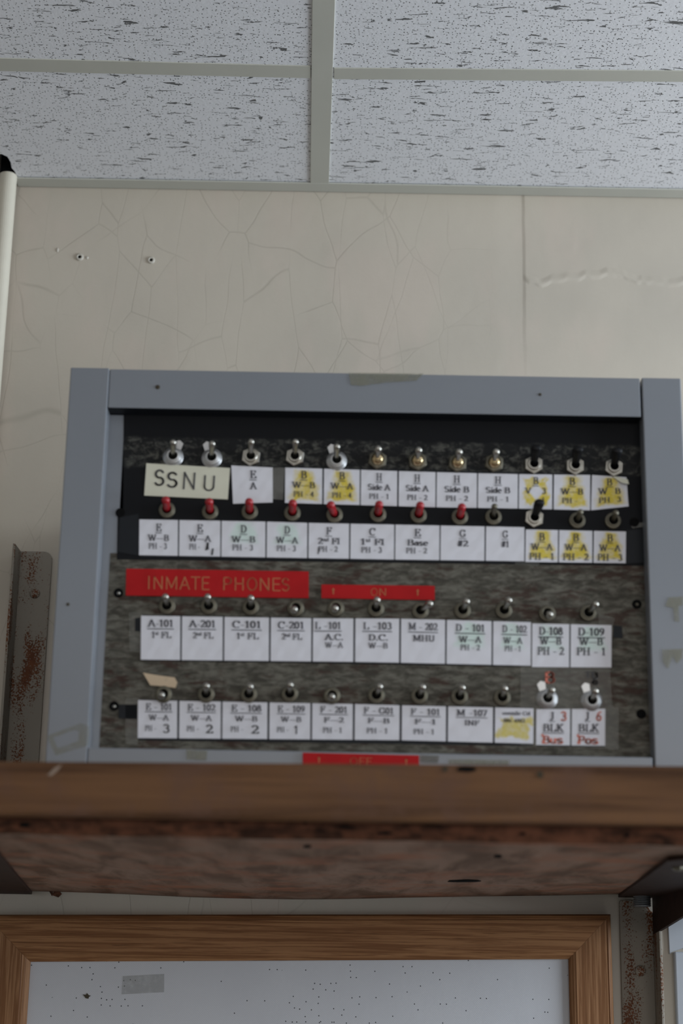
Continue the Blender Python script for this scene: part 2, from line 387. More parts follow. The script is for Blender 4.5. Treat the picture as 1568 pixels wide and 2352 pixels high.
# ------------------------------------------------------------------ bulletin board below the shelf
def P3(u, v, y): return AY(u, v, y)
board = thing('bulletin_board', (0, WY-.01, 1.1), 'oak framed white woven bulletin board full of pin holes, hanging under the shelf', 'bulletin board')
iTL, iTR = AY(70, 2209, 1.932), AY(1305, 2203, 1.932)
oTL, oTR = AY(-32, 2101, 1.932), AY(1401, 2100, 1.932)
ZB = .95
def down(p, x=None): return Vector((p.x if x is None else x, p.y, ZB))
iBL, iBR = down(iTL, iTL.x-.001), down(iTR, iTR.x+.003)
oBL, oBR = down(oTL, oTL.x), down(oTR, oTR.x+.004)
def rail(bm, o0, i0, i1, o1, n=0):
    """a moulded frame member from outer edge o0-o1 to inner edge i0-i1, stepped like the photograph's"""
    prof = [(0.0, .016), (0.0, .0), (.035, -.0035), (.09, -.005), (.10, -.0042), (.12, -.0042), (.13, -.0055), (.30, -.0058), (.84, -.0058), (.86, -.0046), (.90, -.0046), (.93, -.0035), (1.0, -.001), (1.0, .016)]
    A = [bm.verts.new(o0.lerp(i0, s)+Vector((0, d, 0))) for s, d in prof]
    B = [bm.verts.new(o1.lerp(i1, s)+Vector((0, d, 0))) for s, d in prof]
    for i in range(len(prof)-1): bm.faces.new((A[i], A[i+1], B[i+1], B[i]))
    bm.faces.new(A); bm.faces.new(B[::-1])
g = Vector((.0002, 0, 0))
bm = bmesh.new(); rail(bm, oTL, iTL, iTR, oTR); obj('frame_rail', bm, M['oak'], board)
bm = bmesh.new(); rail(bm, oBL-g, iBL-g, iTL-g, oTL-g); obj('frame_stile', bm, M['oak_v'], board)
bm = bmesh.new(); rail(bm, oBR+g, iBR+g, iTR+g, oTR+g); obj('frame_stile', bm, M['oak_v'], board)
bm = bmesh.new(); cv = [p+Vector((0, .0035, 0)) for p in (iTL+Vector((-.01, 0, .01)), iTR+Vector((.01, 0, .01)), iBR+Vector((.01, 0, 0)), iBL-Vector((.01, 0, 0)))]
prism(bm, cv, (0, .008, 0)); canvas = obj('woven_panel', bm, M['canvas'], board)
bm = bmesh.new(); prism(bm, [AY(u, v, 1.9351) for u, v in ((282, 2242), (377, 2237), (377, 2279), (279, 2284))], (0, .0002, 0))
obj('tape_mark', bm, M['tapemark'], canvas, 'faint rectangular tape mark')
bm = bmesh.new(); prism(bm, [AY(u, v, 1.9350) for u, v in ((190, 2284), (197, 2285), (200, 2281), (204, 2286), (209, 2287), (204, 2290), (203, 2294), (197, 2293), (194, 2289))], (0, .0003, 0))
obj('torn_hole', bm, M['dirt'], canvas, 'larger dark torn hole')

# ------------------------------------------------------------------ shelf
SZ0, SZ1, SY0 = 1.6615, 1.7120, 1.255
shelf = thing('wall_shelf', (0, 1.6, SZ0), 'thick worn wooden shelf with an orange brown front nosing under the grey cabinet', 'shelf')
bm = bmesh.new(); SX0, SX1, n = -.407, .47, 40
back = [(74, 2047), (190, 2050), (306, 2054.6), (440, 2061), (560, 2064), (690, 2066), (800, 2065), (921, 2062), (1100, 2059), (1260, 2057), (1421, 2054)]
bz = [AY(u, v, WY-.004) for u, v in back]
def backz(x):
    if x <= bz[0].x: return bz[0].z
    for p, q in zip(bz, bz[1:]):
        if x <= q.x: return p.z+(q.z-p.z)*(x-p.x)/(q.x-p.x)
    return bz[-1].z
rows = []
for i in range(n+1):
    x = SX0+(SX1-SX0)*i/n; r = []
    for yy, zz in ((SY0, SZ1), (SY0, SZ0+.001), (SY0+.001, SZ0), ((SY0+WY)/2, SZ0*.5+min(SZ0, backz(x)+.0)*.5), (WY-.004, backz(x)), (WY-.002, backz(x)+.002), (WY-.002, SZ1)):
        if yy < SY0+.002 and zz < SZ1-.01: zz += random.uniform(-.0006, .0006)
        r.append(bm.verts.new((x, yy, zz)))
    rows.append(r)
for A, B in zip(rows, rows[1:]):
    for j in range(len(A)):
        k = (j+1) % len(A); f = bm.faces.new((A[j], A[k], B[k], B[j])); f.material_index = 1 if j in (0, 1) else 0
bm.faces.new(rows[0]); bm.faces.new(rows[-1][::-1])
brd = obj('shelf_board', bm, [M['under_wood'], M['edge_wood']], shelf)
TZ1 = 1.7152
bm = bmesh.new(); a = AY(0, 1748, 1.236); b = AY(1568, 1759, 1.236); c = AY(1568, 1896, 1.236); d = AY(0, 1871.5, 1.236)
a, b = b+(a-b)*1.35, a+(b-a)*1.35; c, d = d+(c-d)*1.35, c+(d-c)*1.35
prism(bm, [a, b, c, d], (0, .0185, 0)); obj('front_nosing', bm, M['trim_wood'], shelf, 'orange brown wooden nosing strip', bevel=.0022)
def gouge(pts, z=None, y=None, name='gouge', m='darkhole', t=.0006, lab='dark gouge in the wood'):
    bm = bmesh.new()
    if y is None: P = [AZ(u, v, SZ0-.0002) for u, v in pts]; off = (0, 0, -t)
    else: P = [AY(u, v, y) for u, v in pts]; off = (0, -t, 0)
    prism(bm, P, off); obj(name, bm, M[m], brd, lab)
def ell(u, v, a, b, k=10, jag=.18): return [(u+a*math.cos(i*2*math.pi/k)*(1+random.uniform(-jag, jag)), v+b*math.sin(i*2*math.pi/k)*(1+random.uniform(-jag, jag))) for i in range(k)]
for e in ((282, 1950, 13, 4), (706, 1943, 10, 3.5), (1143, 1966, 11, 4), (1062, 2023, 38, 2.6)): gouge(ell(*e))
for e in ((58, 1895, 13, 6), (793, 1900, 27, 3), (884, 1914, 18, 3.5), (735, 1909, 14, 2), (1200, 1915, 9, 3), (1440, 1919, 6, 4), (700, 1890, 4, 5)): gouge(ell(*e), y=SY0-.0003)
nos = [o for o in shelf.children if o.name.startswith('front_nosing')][0]
for e, m in (((1070, 1766, 23, 7), 'darkhole'), ((1240, 1779, 9, 7), 'dirt'), ((1022, 1766, 8, 6), 'dirt')):
    bm = bmesh.new(); prism(bm, [AY(u, v, 1.2354) for u, v in ell(*e)], (0, .0004, 0)); obj('dent', bm, M[m], nos, 'small dark dent in the nosing')
for e in ((122, 1772, 17, 5),):
    bm = bmesh.new(); prism(bm, [AY(u, v, 1.2356) for u, v in ((108, 1781), (125, 1764), (142, 1755), (134, 1768), (118, 1782))], (0, .0003, 0)); obj('paint_smear', bm, M['smear'], nos, 'whitish smear on the nosing')

# splinter hanging from the shelf's back edge
bm = bmesh.new(); sp = [AY(u, v, WY-.012) for u, v in ((124, 2046), (136, 2046), (141, 2053), (133, 2061), (119, 2056))]
prism(bm, sp, (0, .004, 0)); prism(bm, [AY(u, v, WY-.012) for u, v in ((112, 2046), (121, 2046), (119, 2058))], (0, .003, 0))
tag(obj('wood_splinter', bm, M['edge_wood']), 'small dark splinter hanging from the back edge of the shelf at left', 'splinter')

# ------------------------------------------------------------------ angle irons on the wall
def angle_iron(xc, xw, z0, z1, label, side, bump, ragged=False):
    """L iron: web flat on the wall from xc to xw, flange forward at xc"""
    yb = WY-.0015; T = .003
    t = thing('angle_iron', (xc, WY, z0), label, 'angle iron', 'rusty cream angle irons screwed to the wall')
    bm = bmesh.new(); s = 1 if xw > xc else -1; r = .010
    if ragged:
        top = [(xc, z1-.012), (xc+s*.003, z1-.010), (xc+s*.005, z1-.006), (xc+s*.008, z1-.005), (xc+s*.012, z1-.001), (xc+s*.017, z1+.002), (xc+s*.020, z1+.0005), (xw-s*.002, z1), (xw, z1-.002)]
    else:
        top = [(xc, z1)] + [(xw-s*r+s*r*math.sin(a), z1-r+r*math.cos(a)) for a in [i*math.pi/12 for i in range(7)]]
    P = [Vector((x, yb, z)) for x, z in top] + [Vector((xw, yb, z0)), Vector((xc, yb, z0))]
    prism(bm, P, (0, -T, 0)); obj('wall_leg', bm, M['rust'], t, bevel=.0006)
    bm = bmesh.new(); box(bm, min(xc, xc-s*T), max(xc, xc-s*T), yb-.038, yb, z0, z1-(.013 if ragged else 0)); obj('front_leg', bm, M['rust'], t, bevel=.0006)
    bm = bmesh.new(); lathe(bm, [(.0062, 0), (.0058, .0014), (.0040, .0026), (.0012, .0031)], 24); obj('rivet', bm, M['rust'], t, smooth=True, loc=bump)
    return t
L0 = AY(46, 1268, 1.93); L1 = AY(118, 1300, 1.945)
angle_iron(AY(45, 1300, 1.945).x, L1.x, SZ1, AY(80, 1266, 1.945).z, 'rusty cream angle iron standing on the shelf at the left of the cabinet', 1, AY(80, 1363, 1.9455))
R0_, R1_ = AY(1424, 2150, 1.945), AY(1500, 2150, 1.945)
angle_iron(R1_.x, R0_.x, .8, AY(1440, 2068, 1.945).z, 'rusty cream angle iron below the shelf, right of the oak framed board', -1, AY(1470, 2230, 1.9455), True)

# ------------------------------------------------------------------ steel shelf brackets
def bracket(label, plate_px, xweb, side, web_px, xend):
    t = thing('shelf_bracket', (xweb, 1.9, SZ0-.01), label, 'shelf bracket', 'dark steel brackets under the shelf')
    zb = SZ0-.0008; p0 = AY(*plate_px[0], WY-.005)
    P = [p0] + [AZ(u, v, zb) for u, v in plate_px[1:]]
    last = P[-1]; P += [Vector((xend, last.y-.01, zb)), Vector((xend, p0.y, p0.z))]; ztop = min(p0.z, zb+.003)
    bm = bmesh.new(); prism(bm, P, (0, 0, -.0035)); obj('top_plate', bm, M['bracket'], t, bevel=.0005)
    W = [Vector((xweb, WY-.008, p0.z-.001)), Vector((xweb, WY-.008, web_px[0])), Vector((xweb, WY-.30, web_px[1])), Vector((xweb, WY-.45, zb-.012)), Vector((xweb, WY-.45, zb-.001))]
    bm = bmesh.new(); prism(bm, W, (side*.004, 0, 0)); obj('web', bm, M['bracket'], t, bevel=.0005)
    return t
xr = .3545
w0 = AX(1514, 2137, xr); w1 = AX(1568, 2104, xr)
slope = (w1.z-w0.z)/(w1.y-w0.y)
br = bracket('dark steel shelf bracket at the right, above the rusty angle iron', [(1419, 2054), (1480, 2008), (1533, 1968), (1570, 1964)], xr, 1, (w0.z+slope*(WY-.008-w0.y), w0.z+slope*(WY-.30-w0.y)), .46)
bl = bracket('dark steel shelf bracket at the left corner, near the splinter', [(74, 2047), (37, 2003), (0, 1957), (-30, 1925)], -.398, -1, (1.650, 1.655), -.405)
bm = bmesh.new(); p = AZ(1558, 1993, SZ0-.004)
lathe(bm, [(.006, -.004), (.006, -.0015), (.004, 0), (.001, .0006)], 6, axis='Z')
for v in bm.verts: v.co.z = -v.co.z-.003
obj('bolt_head', bm, M['dullnickel'], br, 'metal bolt head', loc=(p.x, p.y, SZ0-.0035))
# threaded nipple in the bracket corner
p = AY(1474, 2062, 1.903); bm = bmesh.new(); prof = []
for i in range(9): prof += [(.0088, -.0095+i*.0020), (.0098, -.0085+i*.0020)]
lathe(bm, prof, 28, axis='Z')
tag(obj('threaded_nipple', bm, M['steel'], loc=(p.x, 1.903, p.z), bevel=0), 'grey steel threaded pipe end between the bracket and the right angle iron', 'pipe fitting')

# ------------------------------------------------------------------ the cabinet
X0, X1, XI0, XI1 = -.245, .3022, -.2103, .2667
Z0, Z1, ZI0, ZI1 = SZ1+.0005, 2.0905, 1.7500, 2.0530
cab = thing('switch_cabinet', (.03, 1.6, Z0), 'grey steel rack cabinet of toggle switches and paper labels standing on the shelf', 'switch cabinet')
bm = bmesh.new()
y1 = 1.94; t = .002
box(bm, X0+.001, X0+.003, YF+.020, y1, Z0, Z1-.001); box(bm, X1-.003, X1-.001, YF+.020, y1, Z0, Z1-.001)
box(bm, X0+.003, X1-.003, YF+.020, y1, Z1-.003, Z1-.001); box(bm, X0+.003, X1-.003, YF+.020, y1, Z0, Z0+.002)
box(bm, X0+.003, X1-.003, y1-.002, y1, Z0+.002, Z1-.003); obj('case', bm, M['grey'], cab)
bm = bmesh.new(); box(bm, X0, XI0, YF-.0008, YF+.0195, Z0, Z1); obj('frame_stile', bm, M['grey'], cab, bevel=.0011)
bm = bmesh.new(); box(bm, XI1+.0004, X1, YF, YF+.0195, Z0, Z1); obj('frame_stile', bm, M['grey'], cab, bevel=.0011)
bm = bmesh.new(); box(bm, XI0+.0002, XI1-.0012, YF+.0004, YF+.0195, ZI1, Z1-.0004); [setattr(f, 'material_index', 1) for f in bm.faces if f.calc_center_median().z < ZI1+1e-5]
toprail = obj('frame_rail', bm, [M['grey'], M['blackplain']], cab, bevel=.0011)  # black underside of the top rail is shade put into the colour
bm = bmesh.new(); box(bm, XI0+.0002, XI1-.0012, YF+.0004, YF+.0195, Z0, ZI0); botrail = obj('frame_rail', bm, M['grey'], cab, bevel=.0011)
# rack flange at the left, panels
xp = AY(258, 1340, PY).x
bm = bmesh.new(); box(bm, XI0-.01, XI0+.0135, PY+.0004, PY+.002, ZI0-.01, ZI1-.0005); obj('rack_flange', bm, M['grey'], cab)
def quadpts(px, y): return [AY(u, v, y) for u, v in px]
bm = bmesh.new()
prism(bm, quadpts([(284, 940), (1483, 960), (1489, 1300), (268, 1285), (270, 1180), (282, 1178)], PY), (0, .0022, 0))
panelA = obj('upper_panel', bm, M['black'], cab, 'black painted panel with a scraped band', bevel=.0003)
bm = bmesh.new(); prism(bm, quadpts([(253, 1270), (1489, 1293), (1499, 1765), (226, 1745)], PY+.0002), (0, .0022, 0))
panelB = obj('lower_panel', bm, M['low'], cab, 'scraped grey brown panel')

def sticker(px, mat, label, y=PY, t=.0002, name='tape_residue', parent=None, gap=.0003):
    bm = bmesh.new(); prism(bm, quadpts(px, y-gap-t), (0, t, 0)); return obj(name, bm, M[mat], parent or cab, label)
# black tape patches and clear tape
sticker([(275, 1188), (318, 1180), (318, 1276), (305, 1274), (270, 1268)], 'blackplain', 'black tape behind the left end of the labels', name='tape_strip')
sticker([(310, 1420), (322, 1418), (322, 1450), (310, 1450)], 'blackplain', 'small dark tape end', name='tape_strip')
sticker([(272, 1618), (315, 1618), (315, 1652), (272, 1650)], 'blackplain', 'dark tape end', name='tape_strip')
sticker([(1408, 1436), (1428, 1438), (1430, 1466), (1408, 1464)], 'blackplain', 'small dark tape end', name='tape_strip')
sticker([(1438, 1218), (1482, 1214), (1484, 1292), (1438, 1294)], 'blackplain', 'black tape at the right end of the labels', name='tape_strip')
sticker([(296, 1406), (324, 1406), (324, 1500), (298, 1494)], 'tape', 'clear tape end', name='tape_strip')
sticker([(288, 1604), (318, 1602), (316, 1712), (288, 1706)], 'tape', 'clear tape end', name='tape_strip')
sticker([(1195, 1530), (1400, 1534), (1412, 1720), (1195, 1712)], 'tape', 'clear tape patch', name='tape_strip')
sticker([(1390, 1622), (1420, 1624), (1420, 1722), (1390, 1720)], 'tape', 'clear tape end', name='tape_strip')
sticker([(1375, 1408), (1412, 1420), (1406, 1440), (1375, 1436)], 'tape', 'clear tape end', name='tape_strip')
sticker([(626, 1074), (654, 1074), (650, 1148), (626, 1146)], 'darkres', 'grey tape residue beside the labels')
sticker([(1190, 1286), (1242, 1288), (1236, 1300), (1180, 1296)], 'tape', 'clear tape end', name='tape_strip')
# marks on the frame
sticker([(800, 856), (972, 858), (956, 874), (890, 878), (830, 886), (806, 884)], 'residue', 'yellowed tape residue', y=YF)
sticker([(428, 1722), (476, 1724), (474, 1746), (428, 1744)], 'residue', 'yellowed tape residue', y=YF)
sticker([(965, 1734), (1008, 1736), (1006, 1752), (965, 1750)], 'darkres', 'grey tape residue', y=YF)
sticker([(1030, 1744), (1170, 1746), (1168, 1756), (1030, 1754)], 'residue', 'yellowed tape residue', y=YF)
sticker([(1535, 1372), (1568, 1370), (1568, 1390), (1558, 1392), (1560, 1428), (1548, 1426), (1546, 1396), (1528, 1392)], 'residue', 'yellowed tape residue', y=YF-.0003)
sticker([(1520, 1492), (1568, 1490), (1566, 1512), (1554, 1524), (1544, 1506), (1534, 1536), (1522, 1520)], 'residue', 'yellowed tape residue', y=YF-.0003)
bm = bmesh.new()
o_ = [(107, 1690), (186, 1661), (207, 1668), (203, 1712), (128, 1735)]; i_ = [(122, 1694), (172, 1676), (182, 1680), (180, 1702), (133, 1718)]
O = quadpts(o_, YF-.0013); I = quadpts(i_, YF-.0013); ov = [bm.verts.new(p) for p in O]; iv = [bm.verts.new(p) for p in I]
for i in range(5): bm.faces.new((ov[i], ov[(i+1) % 5], iv[(i+1) % 5], iv[i]))
obj('tape_residue', bm, M['residue'], cab, 'outline of removed tape, yellowed')
for u, v, r, y in ((362, 889, .0021, YF), (1240, 906, .0014, YF), (156, 1388, .0015, YF-.0008), (206, 1400, .0008, YF)):
    bm = bmesh.new(); lathe(bm, [(r, 0), (r*.8, .0004), (r*.3, .0007)], 12); q = AY(u, v, y); obj('paint_chip', bm, M['dirt'], cab, 'small dark spot on the frame', loc=q)
# mounting holes of the panels
for u, v in ((272, 1362), (262, 1622), (276, 1178), (1462, 1388), (1472, 1640), (1456, 1200)):
    p = AY(u, v, PY); bm = bmesh.new(); lathe(bm, [(.0042, 0), (.0042, .0005)], 18)
    hs = obj('mounting_hole', bm, M['darkhole'], cab, 'dark mounting hole', loc=p-Vector((0, .0002, 0)))
    if u < 275 or u == 1462:
        bm = bmesh.new(); lathe(bm, [(.0017, 0), (.0015, .0008), (.0004, .0013)], 12)
        obj('screw', bm, M['nickel'] if u < 275 else M['dullnickel'], hs, 'worn screw head', smooth=True, loc=p+Vector((.0002, -.0006, -.0004)))
sticker([(1447, 1202), (1478, 1200), (1478, 1210), (1452, 1213)], 'darkres', 'grey slotted tab', name='slot_tab')

# ---- lettering: a stroke alphabet whose strokes thicken where they run upright
def arc(cx, cy, rx, ry, a0, a1, k=7): return [(cx+rx*math.cos(math.radians(a0+(a1-a0)*i/k)), cy+ry*math.sin(math.radians(a0+(a1-a0)*i/k))) for i in range(k+1)]
G = {
 'A': (.82, [[(.1, 0), (.42, 1)], [(.42, 1), (.74, 0)], [(.2, .34), (.62, .34)]], [(.1, 0), (.74, 0)]),
 'B': (.76, [[(.2, 0), (.2, 1)], [(.1, 1), (.42, 1)] + arc(.42, .77, .2, .23, 90, -90) + [(.2, .54)], arc(.44, .27, .24, .27, 90, -90) + [(.1, 0)]], []),
 'C': (.76, [arc(.42, .5, .32, .5, 50, 310, 14), [(.66, .98), (.66, .7)]], []),
 'D': (.8, [[(.2, 0), (.2, 1)], [(.08, 1), (.36, 1)] + arc(.36, .5, .34, .5, 90, -90, 12) + [(.08, 0)]], []),
 'E': (.72, [[(.2, 0), (.2, 1)], [(.08, 1), (.62, 1), (.62, .8)], [(.2, .52), (.48, .52), (.48, .64), (.48, .4)], [(.08, 0), (.66, 0), (.66, .24)]], []),
 'F': (.7, [[(.2, 0), (.2, 1)], [(.08, 1), (.62, 1), (.62, .8)], [(.2, .52), (.48, .52), (.48, .64), (.48, .4)]], [(.2, 0)]),
 'G': (.82, [arc(.42, .5, .32, .5, 50, 320, 14), [(.68, .42), (.68, .12)], [(.5, .42), (.78, .42)], [(.66, .98), (.66, .72)]], []),
 'H': (.9, [[(.2, 0), (.2, 1)], [(.7, 0), (.7, 1)], [(.2, .52), (.7, .52)]], [(.2, 0), (.2, 1), (.7, 0), (.7, 1)]),
 'I': (.44, [[(.22, 0), (.22, 1)]], [(.22, 0), (.22, 1)]),
 'J': (.5, [[(.3, 1), (.3, .1), (.16, -.08), (.04, .02)]], [(.3, 1)]),
 'K': (.82, [[(.2, 0), (.2, 1)], [(.68, 1), (.22, .42)], [(.36, .58), (.7, 0)]], [(.2, 0), (.2, 1), (.66, 1), (.7, 0)]),
 'L': (.7, [[(.2, 0), (.2, 1)], [(.08, 0), (.64, 0), (.64, .26)]], [(.2, 1)]),
 'M': (1.0, [[(.16, 0), (.16, 1)], [(.16, 1), (.5, .1)], [(.5, .1), (.82, 1)], [(.84, 0), (.84, 1)]], [(.14, 0), (.12, 1), (.84, 0), (.88, 1)]),
 'N': (.86, [[(.16, 0), (.16, 1)], [(.16, 1), (.7, 0)], [(.7, 0), (.7, 1)]], [(.16, 0), (.1, 1), (.7, 1)]),
 'P': (.7, [[(.2, 0), (.2, 1)], [(.08, 1), (.42, 1)] + arc(.42, .74, .2, .26, 90, -90) + [(.2, .48)]], [(.2, 0)]),
 'S': (.62, [arc(.3, .75, .2, .25, 30, 250, 9) + arc(.3, .26, .22, .26, 70, -150, 9)], []),
 'T': (.7, [[(.35, 0), (.35, 1)], [(.08, .8), (.08, 1), (.62, 1), (.62, .8)]], [(.35, 0)]),
 'O': (.8, [arc(.4, .5, .3, .5, 0, 360, 18)], []),
 'U': (.84, [[(.18, 1), (.18, .3)] + arc(.42, .28, .24, .28, 180, 360, 8) + [(.66, 1)]], [(.18, 1), (.66, 1)]),
 'V': (.8, [[(.08, 1), (.4, 0)], [(.4, 0), (.7, 1)]], [(.08, 1), (.7, 1)]),
 'W': (1.15, [[(.08, 1), (.34, 0)], [(.34, 0), (.56, .9)], [(.56, .9), (.8, 0)], [(.8, 0), (1.04, 1)]], [(.1, 1), (.56, .98), (1.04, 1)]),
 '0': (.56, [arc(.27, .5, .19, .5, 0, 360, 16)], []),
 '1': (.5, [[(.26, 0), (.26, 1), (.1, .84)]], [(.26, 0)]),
 '2': (.56, [arc(.27, .72, .19, .28, 160, -30, 8) + [(.08, .02), (.5, .02), (.5, .16)]], []),
 '3': (.54, [arc(.25, .76, .17, .24, 150, -80, 8), arc(.25, .27, .2, .28, 85, -150, 9)], []),
 '4': (.56, [[(.36, 0), (.36, 1), (.06, .3), (.52, .3)]], []),
 '6': (.56, [[(.44, .98), (.22, .8), (.1, .35)] + arc(.28, .28, .18, .28, 180, -180, 12)], []),
 '7': (.54, [[(.06, .84), (.06, 1), (.48, 1), (.22, 0)]], []),
 '8': (.56, [arc(.27, .76, .15, .24, 0, 360, 12), arc(.27, .27, .2, .27, 0, 360, 12)], []),
 '9': (.56, [arc(.27, .72, .18, .28, 0, 360, 12), [(.45, .72), (.38, .25), (.12, .02)]], []),
 '#': (.62, [[(.2, 0), (.28, 1)], [(.4, 0), (.48, 1)], [(.06, .34), (.56, .34)], [(.1, .68), (.6, .68)]], []),
 '.': (.26, [[(.12, 0), (.12, .14)]], []), '-': (.4, [[(.06, .36), (.34, .36)]], []), '_': (1.0, [[(0, .36), (1.0, .36)]], []), '~': (.62, [[(.14, .36), (.5, .36)]], []),
 ' ': (.3, [], []), '/': (.4, [[(.05, 0), (.35, 1)]], []),
 'a': (.52, [arc(.22, .22, .16, .2, 0, 360, 10), [(.4, .6), (.4, 0)], [(.1, .55), (.25, .66), (.4, .55)]], []),
 'c': (.48, [arc(.26, .33, .19, .33, 45, 315, 10)], []), 'e': (.5, [[(.08, .36), (.42, .36)] + arc(.26, .33, .18, .33, 10, 315, 10)], []),
 'd': (.56, [arc(.24, .32, .18, .32, 0, 360, 10), [(.44, 0), (.44, 1)]], []), 'i': (.28, [[(.14, 0), (.14, .64)], [(.14, .84), (.14, .96)]], [(.14, 0)]),
 'l': (.28, [[(.14, 0), (.14, 1)]], [(.14, 0), (.12, 1)]), 'n': (.56, [[(.12, 0), (.12, .64)], [(.12, .5), (.28, .66), (.44, .5), (.44, 0)]], [(.12, 0), (.44, 0)]),
 'o': (.52, [arc(.26, .33, .19, .33, 0, 360, 12)], []), 's': (.42, [arc(.2, .5, .13, .16, 30, 250, 7) + arc(.2, .16, .14, .16, 70, -150, 7)], []),
 't': (.36, [[(.16, .9), (.16, .06), (.32, .04)], [(.02, .64), (.32, .64)]], []), 'u': (.54, [[(.1, .64), (.1, .12), (.26, 0), (.42, .12)], [(.42, .64), (.42, 0)]], []),
 'v': (.5, [[(.06, .64), (.24, 0), (.44, .64)]], []), '^': (0, [], []),
}
def stroke(bm, pts, fn, thick, thin, mi):
    for (x0, y0), (x1, y1) in zip(pts, pts[1:]):
        dx, dy = x1-x0, y1-y0; L = math.hypot(dx, dy)
        if L < 1e-6: continue
        th = thin+(thick-thin)*abs(dy)/L; nx, ny = -dy/L*th/2, dx/L*th/2; ex, ey = dx/L*thin*.4, dy/L*thin*.4
        q = [(x0-ex+nx, y0-ey+ny), (x0-ex-nx, y0-ey-ny), (x1+ex-nx, y1+ey-ny), (x1+ex+nx, y1+ey+ny)]
        bm.faces.new([bm.verts.new(fn(*p)) for p in q]).material_index = mi
SANS = {'E': (.66, [[(.6, 1), (.14, 1), (.14, 0), (.6, 0)], [(.14, .52), (.54, .52)]], []), 'F': (.62, [[(.58, 1), (.14, 1), (.14, 0)], [(.14, .52), (.5, .52)]], []),
 'T': (.7, [[(.35, 0), (.35, 1)], [(.05, 1), (.65, 1)]], []), 'P': (.7, [[(.14, 0), (.14, 1), (.4, 1)] + arc(.4, .74, .22, .26, 90, -90) + [(.14, .48)]], []),
 'B': (.72, [[(.14, 0), (.14, 1), (.4, 1)] + arc(.4, .77, .2, .23, 90, -90) + [(.14, .54)], arc(.42, .27, .24, .27, 90, -90) + [(.14, 0)]], [])}
def write(bm, text, fn, x0, x1, yb, h, mi=1, thick=.17, thin=.07, serif=True, underline=False):
    """fn maps label coordinates (s, t) to a 3-D point; the text is fitted between x0 and x1 on baseline yb"""
    tot, items, sup = 0, [], False
    for ch in text:
        if ch == '^': sup = True; continue
        if ch == ' ': sup = False
        g = SANS.get(ch, G[ch]) if not serif else G[ch]; sc = .62 if sup else 1.0
        items.append((g, tot, sc, .46 if sup else 0)); tot += g[0]*sc
    kx = (x1-x0)/max(tot, .01)
    for g, ox, sc, up in items:
        f = lambda x, y, ox=ox, sc=sc, up=up: fn(x0+(ox+x*sc)*kx, yb+(y*sc+up)*h)
        for s in g[1]: stroke(bm, s, f, thick, thin, mi)
        if serif:
            for sx, sy in g[2]: stroke(bm, [(sx-.15, sy), (sx+.15, sy)], f, thin, thin, mi)
    if underline:
        f = lambda x, y: fn(x, y)
        bm.faces.new([bm.verts.new(fn(*p)) for p in ((x0-.01, yb-.062), (x1+.01, yb-.062), (x1+.01, yb-.042), (x0-.01, yb-.042))]).material_index = mi

def paper_label(px, lines, mat='paper', label='', y=PY, extra=None, y_off=.0008, name='paper_label', mats=None, thick=.0003):
    """px: corners TL TR BR BL as seen; lines: (text, centre x, centre t from the top, height, width, underline)"""
    TL, TR, BR, BL = quadpts(px, y-y_off)
    def fn(s, t, d=.00012): p = BL.lerp(BR, s).lerp(TL.lerp(TR, s), t); return Vector((p.x, p.y-d, p.z))
    bm = bmesh.new(); uvl = bm.loops.layers.uv.new('UVMap')
    grid = [[bm.verts.new(fn(i/6, j/6, .00016*math.sin(i*2.1+px[0][0])*math.sin(j*1.7+px[0][0]))) for i in range(7)] for j in range(7)]
    for j in range(6):
        for i in range(6):
            f = bm.faces.new((grid[j][i], grid[j][i+1], grid[j+1][i+1], grid[j+1][i]))
            for lp, (a, b) in zip(f.loops, ((i, j), (i+1, j), (i+1, j+1), (i, j+1))): lp[uvl].uv = (a/6, b/6)
    rim = [grid[0][i] for i in range(7)]+[grid[j][6] for j in range(1, 7)]+[grid[6][i] for i in range(5, -1, -1)]+[grid[j][0] for j in range(5, 0, -1)]
    bk = [bm.verts.new(v.co+Vector((0, thick, 0))) for v in rim]
    for i in range(len(rim)): bm.faces.new((rim[i], rim[(i+1) % len(rim)], bk[(i+1) % len(rim)], bk[i]))
    fi = lambda s, t: fn(s, t, .00042)
    for ln in lines:
        text, cx, ct, h, wd = ln[:5]; ul = ln[5] if len(ln) > 5 else False
        write(bm, text, fi, cx-wd/2, cx+wd/2, 1-ct-h/2, h, 1, underline=ul)
    if extra: extra(bm, fi)
    me_mats = mats or [M[mat], M['ink'], M['marker'], M['redink']]
    return obj(name, bm, me_mats, cab, label)
def strip(cells, tops, bots):
    """cells: (left, right) in the photo; tops and bots: (x, y) samples of the strip's upper and lower edges"""
    def at(s, x):
        s = sorted(s)
        for (xa, ya), (xb, yb) in zip(s, s[1:]):
            if x <= xb or (xb, yb) == s[-1]: return ya+(yb-ya)*(x-xa)/(xb-xa)
    return [[(a, at(tops, a)), (b, at(tops, b)), (b-.5, at(bots, b)), (a-.8, at(bots, a))] for a, b in cells]
def backing(cells, tops, bots, lab, pad=2.0, padb=4.0):
    s = strip([(cells[0][0]+2, cells[-1][1]-1)], tops, bots)[0]
    q = [(s[0][0], s[0][1]-pad), (s[1][0], s[1][1]-pad), (s[2][0], s[2][1]+padb), (s[3][0], s[3][1]+padb)]
    sticker(q, 'blackplain', lab, name='label_backing', gap=.0002, t=.0002)
def hand(strokes, th=.05, mi=2):
    def f(bm, fn):
        for s in strokes: stroke(bm, s, fn, th, th*.9, mi)
    return f
def u1(t, w=.16): return (t, .5, .18, .2, w, True)
